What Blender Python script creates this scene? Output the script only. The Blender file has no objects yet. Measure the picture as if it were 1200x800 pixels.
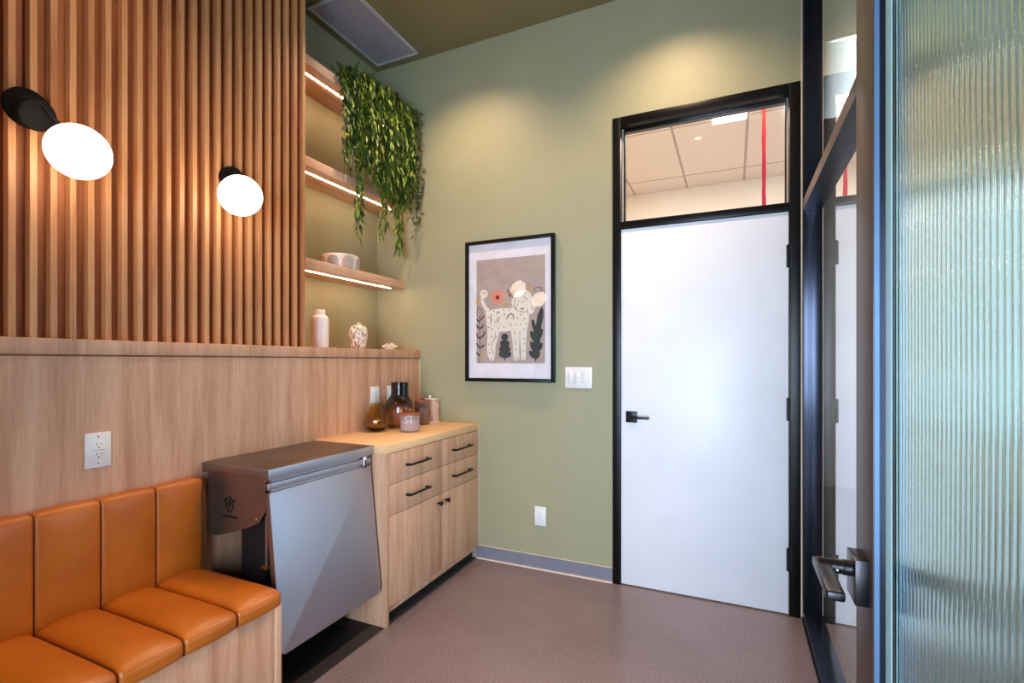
import bpy, bmesh, math, random
from mathutils import Vector, Matrix

PI = math.pi
SC = bpy.context.scene
COL = SC.collection

# ------------------------------------------------------------------ camera, world, exposure, lights
CAM_H = 1.341
cam_data = bpy.data.cameras.new('camera')
cam_data.sensor_width = 36.0
cam_data.lens = 577.0 / 1200.0 * 36.0
cam_data.shift_y = 23.0 / 1200.0
cam_data.clip_start = 0.02
cam = bpy.data.objects.new('camera', cam_data)
cam.location = (0, 0, CAM_H)
cam.rotation_euler = (PI / 2, 0, math.atan(260.0 / 577.0))
COL.objects.link(cam)
SC.camera = cam

SC.view_settings.view_transform = 'Standard'
SC.view_settings.look = 'None'
SC.view_settings.gamma = 1.0
SC.view_settings.exposure = 0.1
SC.view_settings.use_curve_mapping = False
try:
    SC.cycles.use_denoising = True
    SC.cycles.denoiser = 'OPENIMAGEDENOISE'
    SC.cycles.max_bounces = 14
    SC.cycles.diffuse_bounces = 6
    SC.cycles.transparent_max_bounces = 24
    SC.cycles.transmission_bounces = 14
    SC.cycles.sample_clamp_indirect = 6.0
    SC.cycles.caustics_reflective = False
    SC.cycles.caustics_refractive = False
except Exception:
    pass

world = bpy.data.worlds.new('daylight')
SC.world = world
world.use_nodes = True
world.node_tree.nodes['Background'].inputs[0].default_value = (0.62, 0.75, 1.0, 1)
world.node_tree.nodes['Background'].inputs[1].default_value = 0.2


def area_light(name, loc, rot, sx, sy, power, color):
    d = bpy.data.lights.new(name, 'AREA')
    d.shape = 'RECTANGLE'
    d.size, d.size_y, d.energy, d.color = sx, sy, power, color
    o = bpy.data.objects.new(name, d)
    o.location, o.rotation_euler = loc, rot
    COL.objects.link(o)
    return o


# unseen area lamp standing in for cool daylight from behind the camera
dl = area_light('daylight_fill_front', (0.1, -1.9, 1.15), (PI / 2, 0, 0), 1.6, 2.0, 104, (0.60, 0.77, 1.0))
dl.data.spread = math.radians(110)
# added area lamp standing in for daylight in the hall right of the storefront
area_light('daylight_fill_hall', (3.3, 2.6, 1.75), (0, PI / 2, 0), 1.8, 2.8, 52, (0.60, 0.80, 1.0))
# added area lamp, out of sight above the white door, brightening the hall
area_light('hall_fill_hidden', (-0.6, 3.7, 3.38), (0, 0, 0), 3.0, 0.7, 360, (1.0, 0.78, 0.68))

# ------------------------------------------------------------------ helpers
def srgb(r, g, b):
    def f(c):
        c /= 255.0
        return c / 12.92 if c <= 0.04045 else ((c + 0.055) / 1.055) ** 2.4
    return (f(r), f(g), f(b), 1.0)


def link(name, bm, mats, parent=None, smooth=True, angle=35):
    me = bpy.data.meshes.new(name)
    bmesh.ops.recalc_face_normals(bm, faces=bm.faces[:])
    bm.to_mesh(me)
    bm.free()
    if not isinstance(mats, (list, tuple)):
        mats = [mats]
    for m in mats:
        me.materials.append(m)
    if smooth:
        try:
            me.shade_auto_smooth(angle=math.radians(angle))
        except Exception:
            for p in me.polygons:
                p.use_smooth = True
            try:
                me.set_sharp_from_angle(angle=math.radians(angle))
            except Exception:
                pass
    o = bpy.data.objects.new(name, me)
    COL.objects.link(o)
    if parent:
        o.parent = parent
        o.matrix_parent_inverse = world_of(parent).inverted()
    return o


def world_of(o):
    m = Matrix.LocRotScale(o.location, o.rotation_euler, o.scale)
    if o.parent:
        m = world_of(o.parent) @ o.matrix_parent_inverse @ m
    return m


def empty(name, loc=(0, 0, 0)):
    o = bpy.data.objects.new(name, None)
    o.empty_display_size = 0.05
    o.location = loc
    COL.objects.link(o)
    return o


def tag(o, label=None, cat=None, group=None, kind=None):
    if label: o['label'] = label
    if cat: o['category'] = cat
    if group: o['group'] = group
    if kind: o['kind'] = kind
    return o


def thing(name, label, cat, loc=(0, 0, 0), group=None):
    return tag(empty(name, loc), label, cat, group)


def box(bm, x0, x1, y0, y1, z0, z1, bevel=0.0, seg=2, mi=0, mat4=None):
    r = bmesh.ops.create_cube(bm, size=1.0)
    vs = r['verts']
    for v in vs:
        v.co = Vector((x0 + (v.co.x + .5) * (x1 - x0), y0 + (v.co.y + .5) * (y1 - y0), z0 + (v.co.z + .5) * (z1 - z0)))
    fs = list({f for v in vs for f in v.link_faces})
    if bevel > 0:
        es = list({e for v in vs for e in v.link_edges})
        b = bmesh.ops.bevel(bm, geom=es, offset=bevel, segments=seg, profile=0.5, affect='EDGES', clamp_overlap=True)
        fs = list({f for f in b['faces']} | {f for v in b['verts'] for f in v.link_faces})
        vs = list({v for f in fs for v in f.verts})
    for f in fs:
        f.material_index = mi
    if mat4 is not None:
        bmesh.ops.transform(bm, matrix=mat4, verts=list(vs))
    return vs


def bx(*a, **k):
    bm = bmesh.new()
    box(bm, *a, **k)
    return bm


def lathe(bm, prof, center=(0, 0, 0), seg=48, mi=0, axis='Z', rib=0.0, nrib=0):
    """prof: list of (r, h). r=0 closes the end."""
    rings = []
    c = Vector(center)

    def P(r, a, h):
        if nrib and r > 0:
            r = r * (1 + rib * math.cos(nrib * a))
        x, y = r * math.cos(a), r * math.sin(a)
        if axis == 'Z': return c + Vector((x, y, h))
        if axis == 'X': return c + Vector((h, x, y))
        return c + Vector((x, h, y))
    for r, h in prof:
        if r <= 1e-7:
            rings.append([bm.verts.new(P(0, 0, h))])
        else:
            rings.append([bm.verts.new(P(r, 2 * PI * i / seg, h)) for i in range(seg)])
    for a, b in zip(rings[:-1], rings[1:]):
        for i in range(seg):
            j = (i + 1) % seg
            if len(a) == 1 and len(b) == 1: continue
            if len(a) == 1: f = bm.faces.new((a[0], b[i], b[j]))
            elif len(b) == 1: f = bm.faces.new((a[i], a[j], b[0]))
            else: f = bm.faces.new((a[i], a[j], b[j], b[i]))
            f.material_index = mi
    return bm


def tube(bm, pts, r, seg=12, mi=0, cap=True):
    pts = [Vector(p) for p in pts]
    rings = []
    up = Vector((0, 0, 1))
    for k, p in enumerate(pts):
        t = (pts[min(k + 1, len(pts) - 1)] - pts[max(k - 1, 0)]).normalized()
        ref = up if abs(t.dot(up)) < 0.95 else Vector((1, 0, 0))
        a = t.cross(ref).normalized()
        b = t.cross(a).normalized()
        rr = r[k] if isinstance(r, (list, tuple)) else r
        rings.append([bm.verts.new(p + (a * math.cos(2 * PI * i / seg) + b * math.sin(2 * PI * i / seg)) * rr) for i in range(seg)])
    for A, B in zip(rings[:-1], rings[1:]):
        for i in range(seg):
            j = (i + 1) % seg
            bm.faces.new((A[i], A[j], B[j], B[i])).material_index = mi
    if cap:
        bm.faces.new(rings[0]).material_index = mi
        bm.faces.new(rings[-1]).material_index = mi
    return bm


def prism(bm, pts, ext, mi=0):
    """pts: 3D planar loop; ext: extrusion vector."""
    ext = Vector(ext)
    a = [bm.verts.new(Vector(p)) for p in pts]
    b = [bm.verts.new(Vector(p) + ext) for p in pts]
    n = len(a)
    fs = [bm.faces.new(a), bm.faces.new(b[::-1])]
    for i in range(n):
        j = (i + 1) % n
        fs.append(bm.faces.new((a[i], b[i], b[j], a[j])))
    for f in fs:
        f.material_index = mi
    return bm


# ------------------------------------------------------------------ materials
class NT:
    def __init__(s, name):
        s.m = bpy.data.materials.new(name)
        s.m.use_nodes = True
        s.t = s.m.node_tree
        s.b = s.t.nodes['Principled BSDF']

    def n(s, kind, **kw):
        nd = s.t.nodes.new(kind)
        for k, v in kw.items():
            if k.startswith('i_'):
                nd.inputs[k[2:].replace('_', ' ')].default_value = v
            else:
                setattr(nd, k, v)
        return nd

    def l(s, a, b):
        s.t.links.new(a, b)

    def coords(s, scale=(1, 1, 1), loc=(0, 0, 0), kind='Object'):
        tc = s.n('ShaderNodeTexCoord')
        mp = s.n('ShaderNodeMapping')
        mp.inputs['Scale'].default_value = scale
        mp.inputs['Location'].default_value = loc
        s.l(tc.outputs[kind], mp.inputs['Vector'])
        return mp.outputs[0]

    def noise(s, vec, scale, detail=4, rough=0.55, dist=0.0):
        nd = s.n('ShaderNodeTexNoise')
        nd.inputs['Scale'].default_value = scale
        nd.inputs['Detail'].default_value = detail
        nd.inputs['Roughness'].default_value = rough
        nd.inputs['Distortion'].default_value = dist
        s.l(vec, nd.inputs['Vector'])
        return nd.outputs['Fac']

    def ramp(s, fac, stops, interp='LINEAR'):
        r = s.n('ShaderNodeValToRGB')
        r.color_ramp.interpolation = interp
        e = r.color_ramp.elements
        while len(e) < len(stops):
            e.new(0.5)
        for k, (p, c) in enumerate(stops):
            e[k].position, e[k].color = p, c
        s.l(fac, r.inputs['Fac'])
        return r.outputs['Color']

    def bump(s, h, strength=0.2, dist=0.002):
        b = s.n('ShaderNodeBump')
        b.inputs['Strength'].default_value = strength
        b.inputs['Distance'].default_value = dist
        s.l(h, b.inputs['Height'])
        s.l(b.outputs[0], s.b.inputs['Normal'])

    def math(s, op, a, b=None, clamp=False):
        m = s.n('ShaderNodeMath', operation=op)
        m.use_clamp = clamp
        for i, v in enumerate((a, b)):
            if v is None: continue
            if hasattr(v, 'links') or hasattr(v, 'is_output'): s.l(v, m.inputs[i])
            else: m.inputs[i].default_value = v
        return m.outputs[0]

    def set(s, **kw):
        for k, v in kw.items():
            s.b.inputs[k.replace('_', ' ')].default_value = v
        return s


def plain(name, col, rough=0.5, metal=0.0, **kw):
    t = NT(name)
    t.set(Base_Color=col, Roughness=rough, Metallic=metal, **kw)
    v = t.noise(t.coords((1, 1, 1)), 14, 3)
    lo = tuple(c * 0.93 for c in col[:3]) + (1,)
    hi = tuple(min(1, c * 1.06) for c in col[:3]) + (1,)
    t.l(t.ramp(v, [(0.3, lo), (0.7, hi)]), t.b.inputs['Base Color'])
    return t.m


def wood(name, base, dark, light, gscale=(1, 1, 1), rough=0.5, contrast=1.0):
    """vertical grain when gscale has a small Z"""
    t = NT(name)
    c = t.coords(gscale)
    a = t.noise(c, 18, 6, 0.6, 0.6)
    c2 = t.coords((gscale[0] * 5, gscale[1] * 5, gscale[2] * 5), (3, 1, 2))
    f = t.noise(c2, 40, 3, 0.6)
    mixv = t.math('ADD', t.math('MULTIPLY', a, 0.72), t.math('MULTIPLY', f, 0.28))
    w = 0.16 / contrast
    t.l(t.ramp(mixv, [(0.5 - w, dark), (0.5, base), (0.5 + w, light)]), t.b.inputs['Base Color'])
    t.set(Roughness=rough)
    t.bump(f, 0.08, 0.001)
    return t.m


def paint(name, col, rough=0.55):
    t = NT(name)
    c = t.coords()
    v = t.noise(c, 3.0, 2)
    lo = tuple(x * 0.97 for x in col[:3]) + (1,)
    hi = tuple(x * 1.03 for x in col[:3]) + (1,)
    t.l(t.ramp(v, [(0.3, lo), (0.7, hi)]), t.b.inputs['Base Color'])
    t.set(Roughness=rough)
    t.bump(t.noise(c, 260, 3), 0.06, 0.001)
    return t.m


def emit(name, col, strength):
    t = NT(name)
    t.set(Base_Color=(0.9, 0.9, 0.9, 1), Emission_Color=col, Emission_Strength=strength, Roughness=0.4)
    return t.m


def pane(name, tint=(0.97, 0.985, 0.98, 1), gain=1.35, rough=0.0):
    """clear flat glass: straight-through transparency with Fresnel reflection on its outer faces"""
    t = NT(name)
    nt = t.t
    nt.nodes.remove(t.b)
    out = nt.nodes['Material Output']
    fr = t.n('ShaderNodeFresnel'); fr.inputs['IOR'].default_value = 1.5
    g = t.n('ShaderNodeNewGeometry')
    front = t.math('SUBTRACT', 1.0, g.outputs['Backfacing'])
    fac = t.math('MULTIPLY', t.math('MULTIPLY', fr.outputs[0], gain, clamp=True), front)
    tr = t.n('ShaderNodeBsdfTransparent'); tr.inputs[0].default_value = tint
    gl = t.n('ShaderNodeBsdfGlossy'); gl.inputs['Roughness'].default_value = rough
    gl.inputs['Color'].default_value = (1, 1, 1, 1)
    mx = t.n('ShaderNodeMixShader')
    t.l(fac, mx.inputs[0]); t.l(tr.outputs[0], mx.inputs[1]); t.l(gl.outputs[0], mx.inputs[2])
    t.l(mx.outputs[0], out.inputs['Surface'])
    return t.m


M = {}
M['sage'] = paint('sage_green_paint', srgb(160, 156, 121))
M['ceiling'] = paint('sage_paint_dimmed', srgb(132, 120, 82))  # same sage paint, with dimmer light and warm bounce put into its colour
M['white_wall'] = paint('white_hall_paint', srgb(222, 214, 204))
M['oak'] = wood('oak_laminate', srgb(204, 156, 122), srgb(182, 132, 98), srgb(220, 176, 142), (1, 1, 0.06), 0.45)
M['oak_h'] = wood('oak_laminate_lit_top', srgb(234, 190, 138), srgb(222, 174, 122), srgb(240, 200, 152), (1, 0.08, 1), 0.4)  # countertop oak, lightened to carry the downlight's brightness in its colour
M['slat'] = wood('slat_oak', srgb(198, 138, 88), srgb(168, 104, 60), srgb(216, 158, 106), (1, 1, 0.05), 0.5)
M['slat_back'] = wood('slat_backing', srgb(160, 100, 62), srgb(136, 80, 46), srgb(176, 116, 74), (1, 1, 0.05), 0.6)
M['shelf'] = wood('shelf_oak', srgb(222, 176, 140), srgb(202, 152, 116), srgb(234, 194, 160), (1, 0.07, 1), 0.45)
M['black'] = plain('matte_black_metal', srgb(24, 22, 22), 0.35, 0.6)
M['frame_dark'] = plain('dark_anodised_frame', srgb(48, 52, 64), 0.22, 0.8)
M['lamp_black'] = plain('black_lamp_metal', srgb(5, 5, 5), 0.75, 0.0, Specular_IOR_Level=0.15)
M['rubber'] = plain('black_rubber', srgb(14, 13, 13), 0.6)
M['subfloor'] = plain('unfinished_dark_floor', srgb(58, 46, 42), 0.6)
M['white_plastic'] = plain('white_plastic', srgb(236, 232, 226), 0.35)
M['slot_dark'] = plain('dark_slot', srgb(60, 55, 52), 0.5)
M['door_white'] = paint('white_door_paint', srgb(240, 240, 242), 0.4)
M['vinyl_base'] = plain('grey_vinyl_base', srgb(128, 126, 136), 0.35)
M['caulk'] = plain('pale_edge_band', srgb(225, 205, 180), 0.5)
M['seam'] = plain('dark_stitch_seam', srgb(70, 32, 12), 0.7)
M['screw'] = plain('bright_screw', srgb(215, 200, 180), 0.2, 1.0)
M['bronze'] = plain('bronze_hardware', srgb(50, 46, 48), 0.3, 0.85)
M['hall_floor'] = plain('hall_floor', srgb(120, 116, 116), 0.35)
M['red'] = plain('red_strap', srgb(225, 40, 70), 0.5)

# dark bronze door stile with fine vertical brushing
t = NT('brushed_bronze_stile')
v = t.noise(t.coords((6, 6, 0.15)), 60, 4)
t.l(t.ramp(v, [(0.3, srgb(62, 48, 45)), (0.7, srgb(92, 74, 70))]), t.b.inputs['Base Color'])
t.set(Roughness=0.42, Metallic=0.5)
M['stile'] = t.m

# speckled glossy floor
t = NT('speckled_vinyl_floor')
c = t.coords()
n1 = t.noise(c, 420, 2, 0.7)
n2 = t.noise(c, 130, 3, 0.6)
n3 = t.noise(c, 1.3, 3)
v = t.math('ADD', t.math('ADD', t.math('MULTIPLY', n1, .5), t.math('MULTIPLY', n2, .35)), t.math('MULTIPLY', n3, .15))
t.l(t.ramp(v, [(0.36, srgb(98, 80, 78)), (0.5, srgb(130, 110, 108)), (0.62, srgb(166, 148, 146))]), t.b.inputs['Base Color'])
t.set(Roughness=0.27)
t.bump(n2, 0.05, 0.0008)
M['floor'] = t.m

# tan leather
t = NT('tan_leather')
c = t.coords()
v = t.noise(c, 5, 3)
t.l(t.ramp(v, [(0.3, srgb(176, 90, 16)), (0.7, srgb(192, 104, 24))]), t.b.inputs['Base Color'])
t.set(Roughness=0.38)
t.bump(t.noise(c, 420, 2), 0.12, 0.0008)
M['leather'] = t.m

# brushed stainless steel
t = NT('brushed_steel')
c = t.coords((1, 1.0, 40))
v = t.noise(c, 30, 4)
t.l(t.ramp(v, [(0.3, srgb(176, 176, 186)), (0.7, srgb(188, 188, 198))]), t.b.inputs['Base Color'])
t.set(Roughness=0.44, Metallic=1.0)
M['steel'] = t.m
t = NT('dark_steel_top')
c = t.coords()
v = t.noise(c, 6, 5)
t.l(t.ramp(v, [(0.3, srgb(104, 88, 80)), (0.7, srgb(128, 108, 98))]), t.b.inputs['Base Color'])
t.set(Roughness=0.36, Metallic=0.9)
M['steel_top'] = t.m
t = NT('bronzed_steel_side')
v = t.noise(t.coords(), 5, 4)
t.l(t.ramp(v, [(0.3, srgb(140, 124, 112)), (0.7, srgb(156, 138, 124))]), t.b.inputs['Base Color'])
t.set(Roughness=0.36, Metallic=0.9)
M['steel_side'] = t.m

M['globe'] = emit('opal_globe_light', (1.0, 0.80, 0.60, 1), 11)
M['led'] = emit('led_strip_light', (1.0, 0.66, 0.40, 1), 55)
M['hall_panel'] = emit('hall_ceiling_panel_light', (1.0, 0.93, 0.86, 1), 8)
M['downlight'] = emit('downlight_lens', (1.0, 0.74, 0.48, 1), 10)
M['pane'] = pane('clear_glass')
M['pane_side'] = pane('storefront_glass', (0.72, 0.82, 0.88, 1), 2.0)
M['pane_art'] = pane('picture_glass', (1, 1, 1, 1), 1.0)

# fluted door glass
t = NT('fluted_glass')
t.set(Base_Color=(0.64, 0.84, 0.76, 1), Roughness=0.09, IOR=1.5, Transmission_Weight=1.0)
M['fluted'] = t.m
t = NT('painted_edge_glow')
t.set(Base_Color=(0.55, 0.96, 0.98, 1), Roughness=0.3)  # opaque aqua, the glow of the glass edge put into the colour
M['painted_edge_glow'] = t.m


def tinted(name, col, rough=0.02):
    t = NT(name)
    t.set(Base_Color=col, Roughness=rough, IOR=1.45, Transmission_Weight=1.0)
    return t.m

# ------------------------------------------------------------------ room shell
D = 2.97          # room face of the back wall
XR = 0.325        # room face of the storefront
XL = -2.4546      # back of the shelf alcove
XW = -2.068       # room face of the oak wainscot
ZC = 3.52
Y0 = -0.6


def struct(name, bm, m, smooth=False):
    return tag(link(name, bm, m, smooth=smooth), kind='structure')


struct('floor', bx(-1.6, 0.41, Y0, 3.09, -0.1, 0.0), M['floor'])
bm = bmesh.new()
box(bm, -1.68, -1.6, Y0, 3.09, -0.1, -0.0005)
struct('floor_edge', bm, M['subfloor'])
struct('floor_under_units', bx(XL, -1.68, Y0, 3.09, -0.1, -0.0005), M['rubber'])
struct('ceiling', bx(XL - .12, 0.41, Y0, 3.09, ZC, ZC + 0.1), M['ceiling'])
struct('wall_left', bx(XL - 0.12, XL, Y0, 3.09, 0, ZC), M['sage'])
bm = bmesh.new()
box(bm, XL, -0.669, D, 3.09, 0, ZC)
box(bm, 0.318, 0.41, D, 3.09, 0, ZC)
box(bm, -0.669, 0.318, D, 3.09, 2.804, ZC)
struct('wall_back', bm, M['sage'])
bm = bmesh.new()
box(bm, XL, -1.05, Y0 - 0.12, Y0, 0, ZC)
box(bm, -1.05, 0.41, Y0 - 0.12, Y0, 2.9, ZC)
struct('wall_front', bm, M['sage'])
# back-wall vinyl base with coved toe
bm = bmesh.new()
prof = [(2.9695, 0.0), (2.9695, 0.087), (2.966, 0.089), (2.964, 0.087), (2.964, 0.016), (2.958, 0.006), (2.95, 0.001), (2.95, 0.0)]
prism(bm, [(-1.60, y, z) for y, z in prof], (0.931, 0, 0))
struct('baseboard_back', bm, M['vinyl_base'])
bm = bmesh.new()
box(bm, -1.60, -0.669, 2.9625, 2.9695, 0.0885, 0.0915)
prism(bm, [(-1.60, 2.9515, 0.0), (-1.60, 2.9515, 0.002), (-1.60, 2.959, 0.0075), (-1.60, 2.9635, 0.012), (-1.60, 2.9635, 0.0)], (0.931, 0, 0))
struct('trim_1', bm, M['caulk'])
# sliver of green wall beside the storefront, the light on it painted cream
struct('lit_wall_sliver', bx(0.3185, 0.3245, 2.955, 2.9695, 0, ZC), M['caulk'])

# hall beyond
bm = bmesh.new()
box(bm, -4.0, 4.0, 3.09, 6.4, -0.1, -0.001)
box(bm, 0.41, 4.0, -2.4, 3.09, -0.1, -0.001)
box(bm, -4.0, 0.41, -2.4, Y0, -0.1, -0.001)
struct('floor_hall', bm, M['hall_floor'])
bm = bmesh.new()
box(bm, -4.0, 4.0, 3.09, 6.4, 3.40, 3.48)
box(bm, 0.41, 4.0, -2.4, 3.09, 3.40, 3.48)
box(bm, -4.0, 0.41, -2.4, Y0 - .12, 3.40, 3.48)
t = NT('hall_ceiling_tiles')
tc = t.n('ShaderNodeTexCoord')
sp = t.n('ShaderNodeSeparateXYZ'); t.l(tc.outputs['Object'], sp.inputs[0])


def gridline(out, off, pitch, w):
    v = t.math('ADD', out, 60 * pitch - off)
    v = t.math('MODULO', v, pitch)
    v = t.math('SUBTRACT', v, w / 2)
    return t.math('LESS_THAN', t.math('ABSOLUTE', v), w / 2)


gx = gridline(sp.outputs[0], 0.106 - 0.012, 0.61, 0.024)
gy = gridline(sp.outputs[1], 5.78 - 0.012, 1.22, 0.024)
g = t.math('MAXIMUM', gx, gy)
t.l(t.ramp(g, [(0.0, srgb(226, 214, 204)), (1.0, srgb(176, 160, 150))]), t.b.inputs['Base Color'])
t.set(Roughness=0.8)
t.bump(t.noise(t.coords(), 150, 3), 0.1, 0.002)
struct('ceiling_hall', bm, t.m)
struct('wall_hall_back', bx(-4.0, 4.0, 6.2, 6.4, 0, 3.40), M['white_wall'])
struct('wall_hall_right', bx(3.9, 4.0, -2.4, 6.2, 0, 3.40), M['white_wall'])
struct('wall_hall_left', bx(-4.0, -3.9, -2.4, 6.2, 0, 3.40), M['white_wall'])
struct('wall_hall_front', bx(-4.0, 4.0, -2.5, -2.4, 0, 3.40), M['white_wall'])

# ------------------------------------------------------------------ storefront (window_1)
w1 = tag(empty('window_1', (XR + 0.04, 1.2, 0)), kind='structure')
FX = 0.41
bm = bmesh.new()
box(bm, XR, FX, D - 0.045, D - 0.0005, 0.0, ZC, 0.001)
box(bm, XR, FX, 1.02 - 0.5, 1.02 - 0.455, 0.0, ZC, 0.001)
box(bm, XR, FX, Y0, Y0 + 0.045, 0.0, ZC, 0.001)
link('mullion', bm, M['frame_dark'], w1)
bm = bx(XR, FX, Y0 + .045, D - 0.045, 2.117, 2.17)
bmesh.ops.recalc_face_normals(bm, faces=bm.faces[:])
for f in bm.faces:
    if f.normal.x < -.9: f.material_index = 1
link('transom_rail', bm, [M['black'], M['stile']], w1, smooth=False)
bm = bmesh.new()
box(bm, XR, FX, Y0 + .045, D - 0.045, 0.0, 0.055, 0.001)
box(bm, XR - 0.006, XR, Y0 + .045, D - 0.0, 0.0, 0.012)
link('sill', bm, M['frame_dark'], w1)
link('head_rail', bx(XR, FX, Y0 + .045, D - 0.045, ZC - 0.05, ZC, 0.001), M['frame_dark'], w1)
link('lower_pane', bx(0.368, 0.378, Y0 + .046, D - 0.046, 0.0555, 2.1165), M['pane_side'], w1)
link('upper_pane', bx(0.368, 0.378, Y0 + .046, D - 0.046, 2.1705, ZC - 0.0505), M['pane_side'], w1)

# ------------------------------------------------------------------ white door with transom (door_1)
d1 = tag(empty('door_1', (-0.18, D, 0)), kind='structure')
FY0, FY1 = D - 0.012, 3.085
x0, x1, ztop = -0.668, 0.317, 2.803
bm = bmesh.new()
box(bm, x0, -0.620, FY0, FY1, 0, ztop, 0.001)
box(bm, 0.266, x1, FY0, FY1, 0, ztop, 0.001)
box(bm, -0.620, 0.266, FY0, FY1, 2.752, ztop, 0.001)
box(bm, -0.620, 0.266, FY0, FY1, 2.133, 2.176, 0.001)
# stops behind the glass
box(bm, -0.620, -0.606, D + 0.055, D + 0.09, 2.176, 2.752)
box(bm, 0.252, 0.266, D + 0.055, D + 0.09, 2.176, 2.752)
box(bm, -0.606, 0.252, D + 0.055, D + 0.09, 2.735, 2.752)
link('door_frame', bm, M['black'], d1)
slab = link('door_slab', bx(-0.617, 0.263, D - 0.004, D + 0.04, 0.008, 2.130, 0.0015), M['door_white'], d1)
link('transom_glass', bx(-0.619, 0.265, D + 0.046, D + 0.052, 2.177, 2.751), M['pane'], d1)
bm = bmesh.new()
box(bm, -0.618, -0.614, D + 0.040, D + 0.0455, 2.177, 2.75)
box(bm, 0.259, 0.263, D + 0.040, D + 0.0455, 2.177, 2.75)
link('glazing_bead', bm, M['caulk'], d1)
# lever handle
bm = bmesh.new()
box(bm, -0.588, -0.522, D - 0.014, D - 0.004, 0.977, 1.043, 0.0015)
lathe(bm, [(0, D - 0.05), (0.011, D - 0.05), (0.011, D - 0.014), (0, D - 0.014)], (-0.555, 0, 1.010), 24, axis='Y')
box(bm, -0.566, -0.447, D - 0.062, D - 0.048, 1.003, 1.017, 0.003)
h = link('lever_handle', bm, M['black'], d1)
for zc in (1.893, 1.0885, 0.298):
    bm = bmesh.new()
    lathe(bm, [(0, -0.061), (0.0065, -0.061), (0.0065, 0.061), (0, 0.061)], (0.2645, D - 0.018, zc), 16)
    for k in (-0.036, -0.012, 0.012, 0.036):
        lathe(bm, [(0.0065, k - .0008), (0.0072, k), (0.0065, k + .0008)], (0.2645, D - 0.018, zc), 16)
    box(bm, 0.252, 0.277, D - 0.0145, D - 0.0125, zc - 0.06, zc + 0.06)
    link('hinge', bm, M['black'], d1)

# ------------------------------------------------------------------ fluted-glass door standing open (door_2)
d2 = tag(empty('door_2', (0.215, 0.08, 0)), kind='structure')
DX0, DX1 = 0.193, 0.238
YS0, YS1 = 0.910, 1.022
ZD0, ZD1 = 0.012, 2.45
bm = bmesh.new()
box(bm, DX0, DX1, YS0, YS1, ZD0, ZD1, 0.001)
link('lock_stile', bm, M['stile'], d2)
# return of the stile next to the glass: pale gasket then dark bead
link('gasket', bx(0.1942, 0.2005, YS0 - 0.004, YS0, 0.12, 2.36), plain('blue_grey_gasket', srgb(96, 124, 158), 0.35, 0.3), d2)
link('glazing_bead', bx(0.2007, 0.2072, YS0 - 0.007, YS0, 0.12, 2.36), M['frame_dark'], d2)
link('hinge_stile', bx(DX0, DX1, 0.08, 0.19, ZD0, ZD1, 0.001), M['stile'], d2)
bm = bmesh.new()
box(bm, DX0, DX1, 0.19, YS0, ZD0, 0.12, 0.001)
box(bm, DX0, DX1, 0.19, YS0, 2.36, ZD1, 0.001)
link('rail', bm, M['stile'], d2)
# fluted glass: half-round ribs on the room face, flat behind
bm = bmesh.new()
gy0, gy1 = 0.191, YS0 - 0.0005
pitch, xg, xb, depth, sg = 0.0127, 0.2105, 0.2165, 0.0022, 8
nr = int(round((gy1 - gy0) / pitch)); pitch = (gy1 - gy0) / nr
loop = []
for k in range(nr):
    for s in range(sg):
        a = s / sg
        loop.append((xg - depth * math.sin(PI * a) ** 0.8, gy0 + (k + a) * pitch))
loop.append((xg, gy1))
za, zb = 0.1205, 2.3595
lo = [bm.verts.new((x, y, za)) for x, y in loop]; hi = [bm.verts.new((x, y, zb)) for x, y in loop]
for i in range(len(loop) - 1):
    bm.faces.new((lo[i], lo[i + 1], hi[i + 1], hi[i]))
bl = [bm.verts.new((xb, gy0, za)), bm.verts.new((xb, gy1, za))]
bh = [bm.verts.new((xb, gy0, zb)), bm.verts.new((xb, gy1, zb))]
bm.faces.new((bl[0], bl[1], bh[1], bh[0]))
bm.faces.new((lo[0], hi[0], bh[0], bl[0])); bm.faces.new((lo[-1], hi[-1], bh[1], bl[1]))
bm.faces.new(lo + bl[::-1]); bm.faces.new(hi + bh[::-1])
link('fluted_pane', bm, M['fluted'], d2, angle=50)
link('edge_glow_strip', bx(0.2072, 0.2080, 0.872, YS0 - 0.0075, 0.1205, 2.3595), M['painted_edge_glow'], d2, smooth=False)  # added strip painted as the cyan glow along the glass edge


def lever(sign, xf):
    """square rose, round shank and flat paddle towards the hinges; sign = side of the door"""
    bm = bmesh.new()
    a, b = sorted((xf, xf + sign * 0.019))
    box(bm, a, b, 0.930, 0.992, 0.955, 1.027, 0.0015)
    hd = link('lever_handle', bm, M['bronze'], d2)
    bm = bmesh.new()
    xe = xf + sign * 0.066
    lathe(bm, [(0, xf + sign * 0.019), (0.0125, xf + sign * 0.019), (0.0125, xf + sign * 0.030), (0.0115, xf + sign * 0.031), (0.0115, xe), (0, xe)],
          (0, 0.958, 1.004), 28, axis='X')
    link('shank', bm, M['bronze'], hd)
    a, b = sorted((xf + sign * 0.048, xf + sign * 0.072))
    link('paddle', bx(a, b, 0.832, 0.972, 0.997, 1.011, 0.003, 3), M['bronze'], hd)
    link('set_screw', lathe(bmesh.new(), [(0, 0), (0.002, 0), (0.002, 0.0008), (0, 0.0008)], (xf + sign * 0.04, 0.958 - 0.0125, 1.002), 12, axis='Y'), M['screw'], hd)


lever(-1, DX0)
lever(1, DX1)

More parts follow.
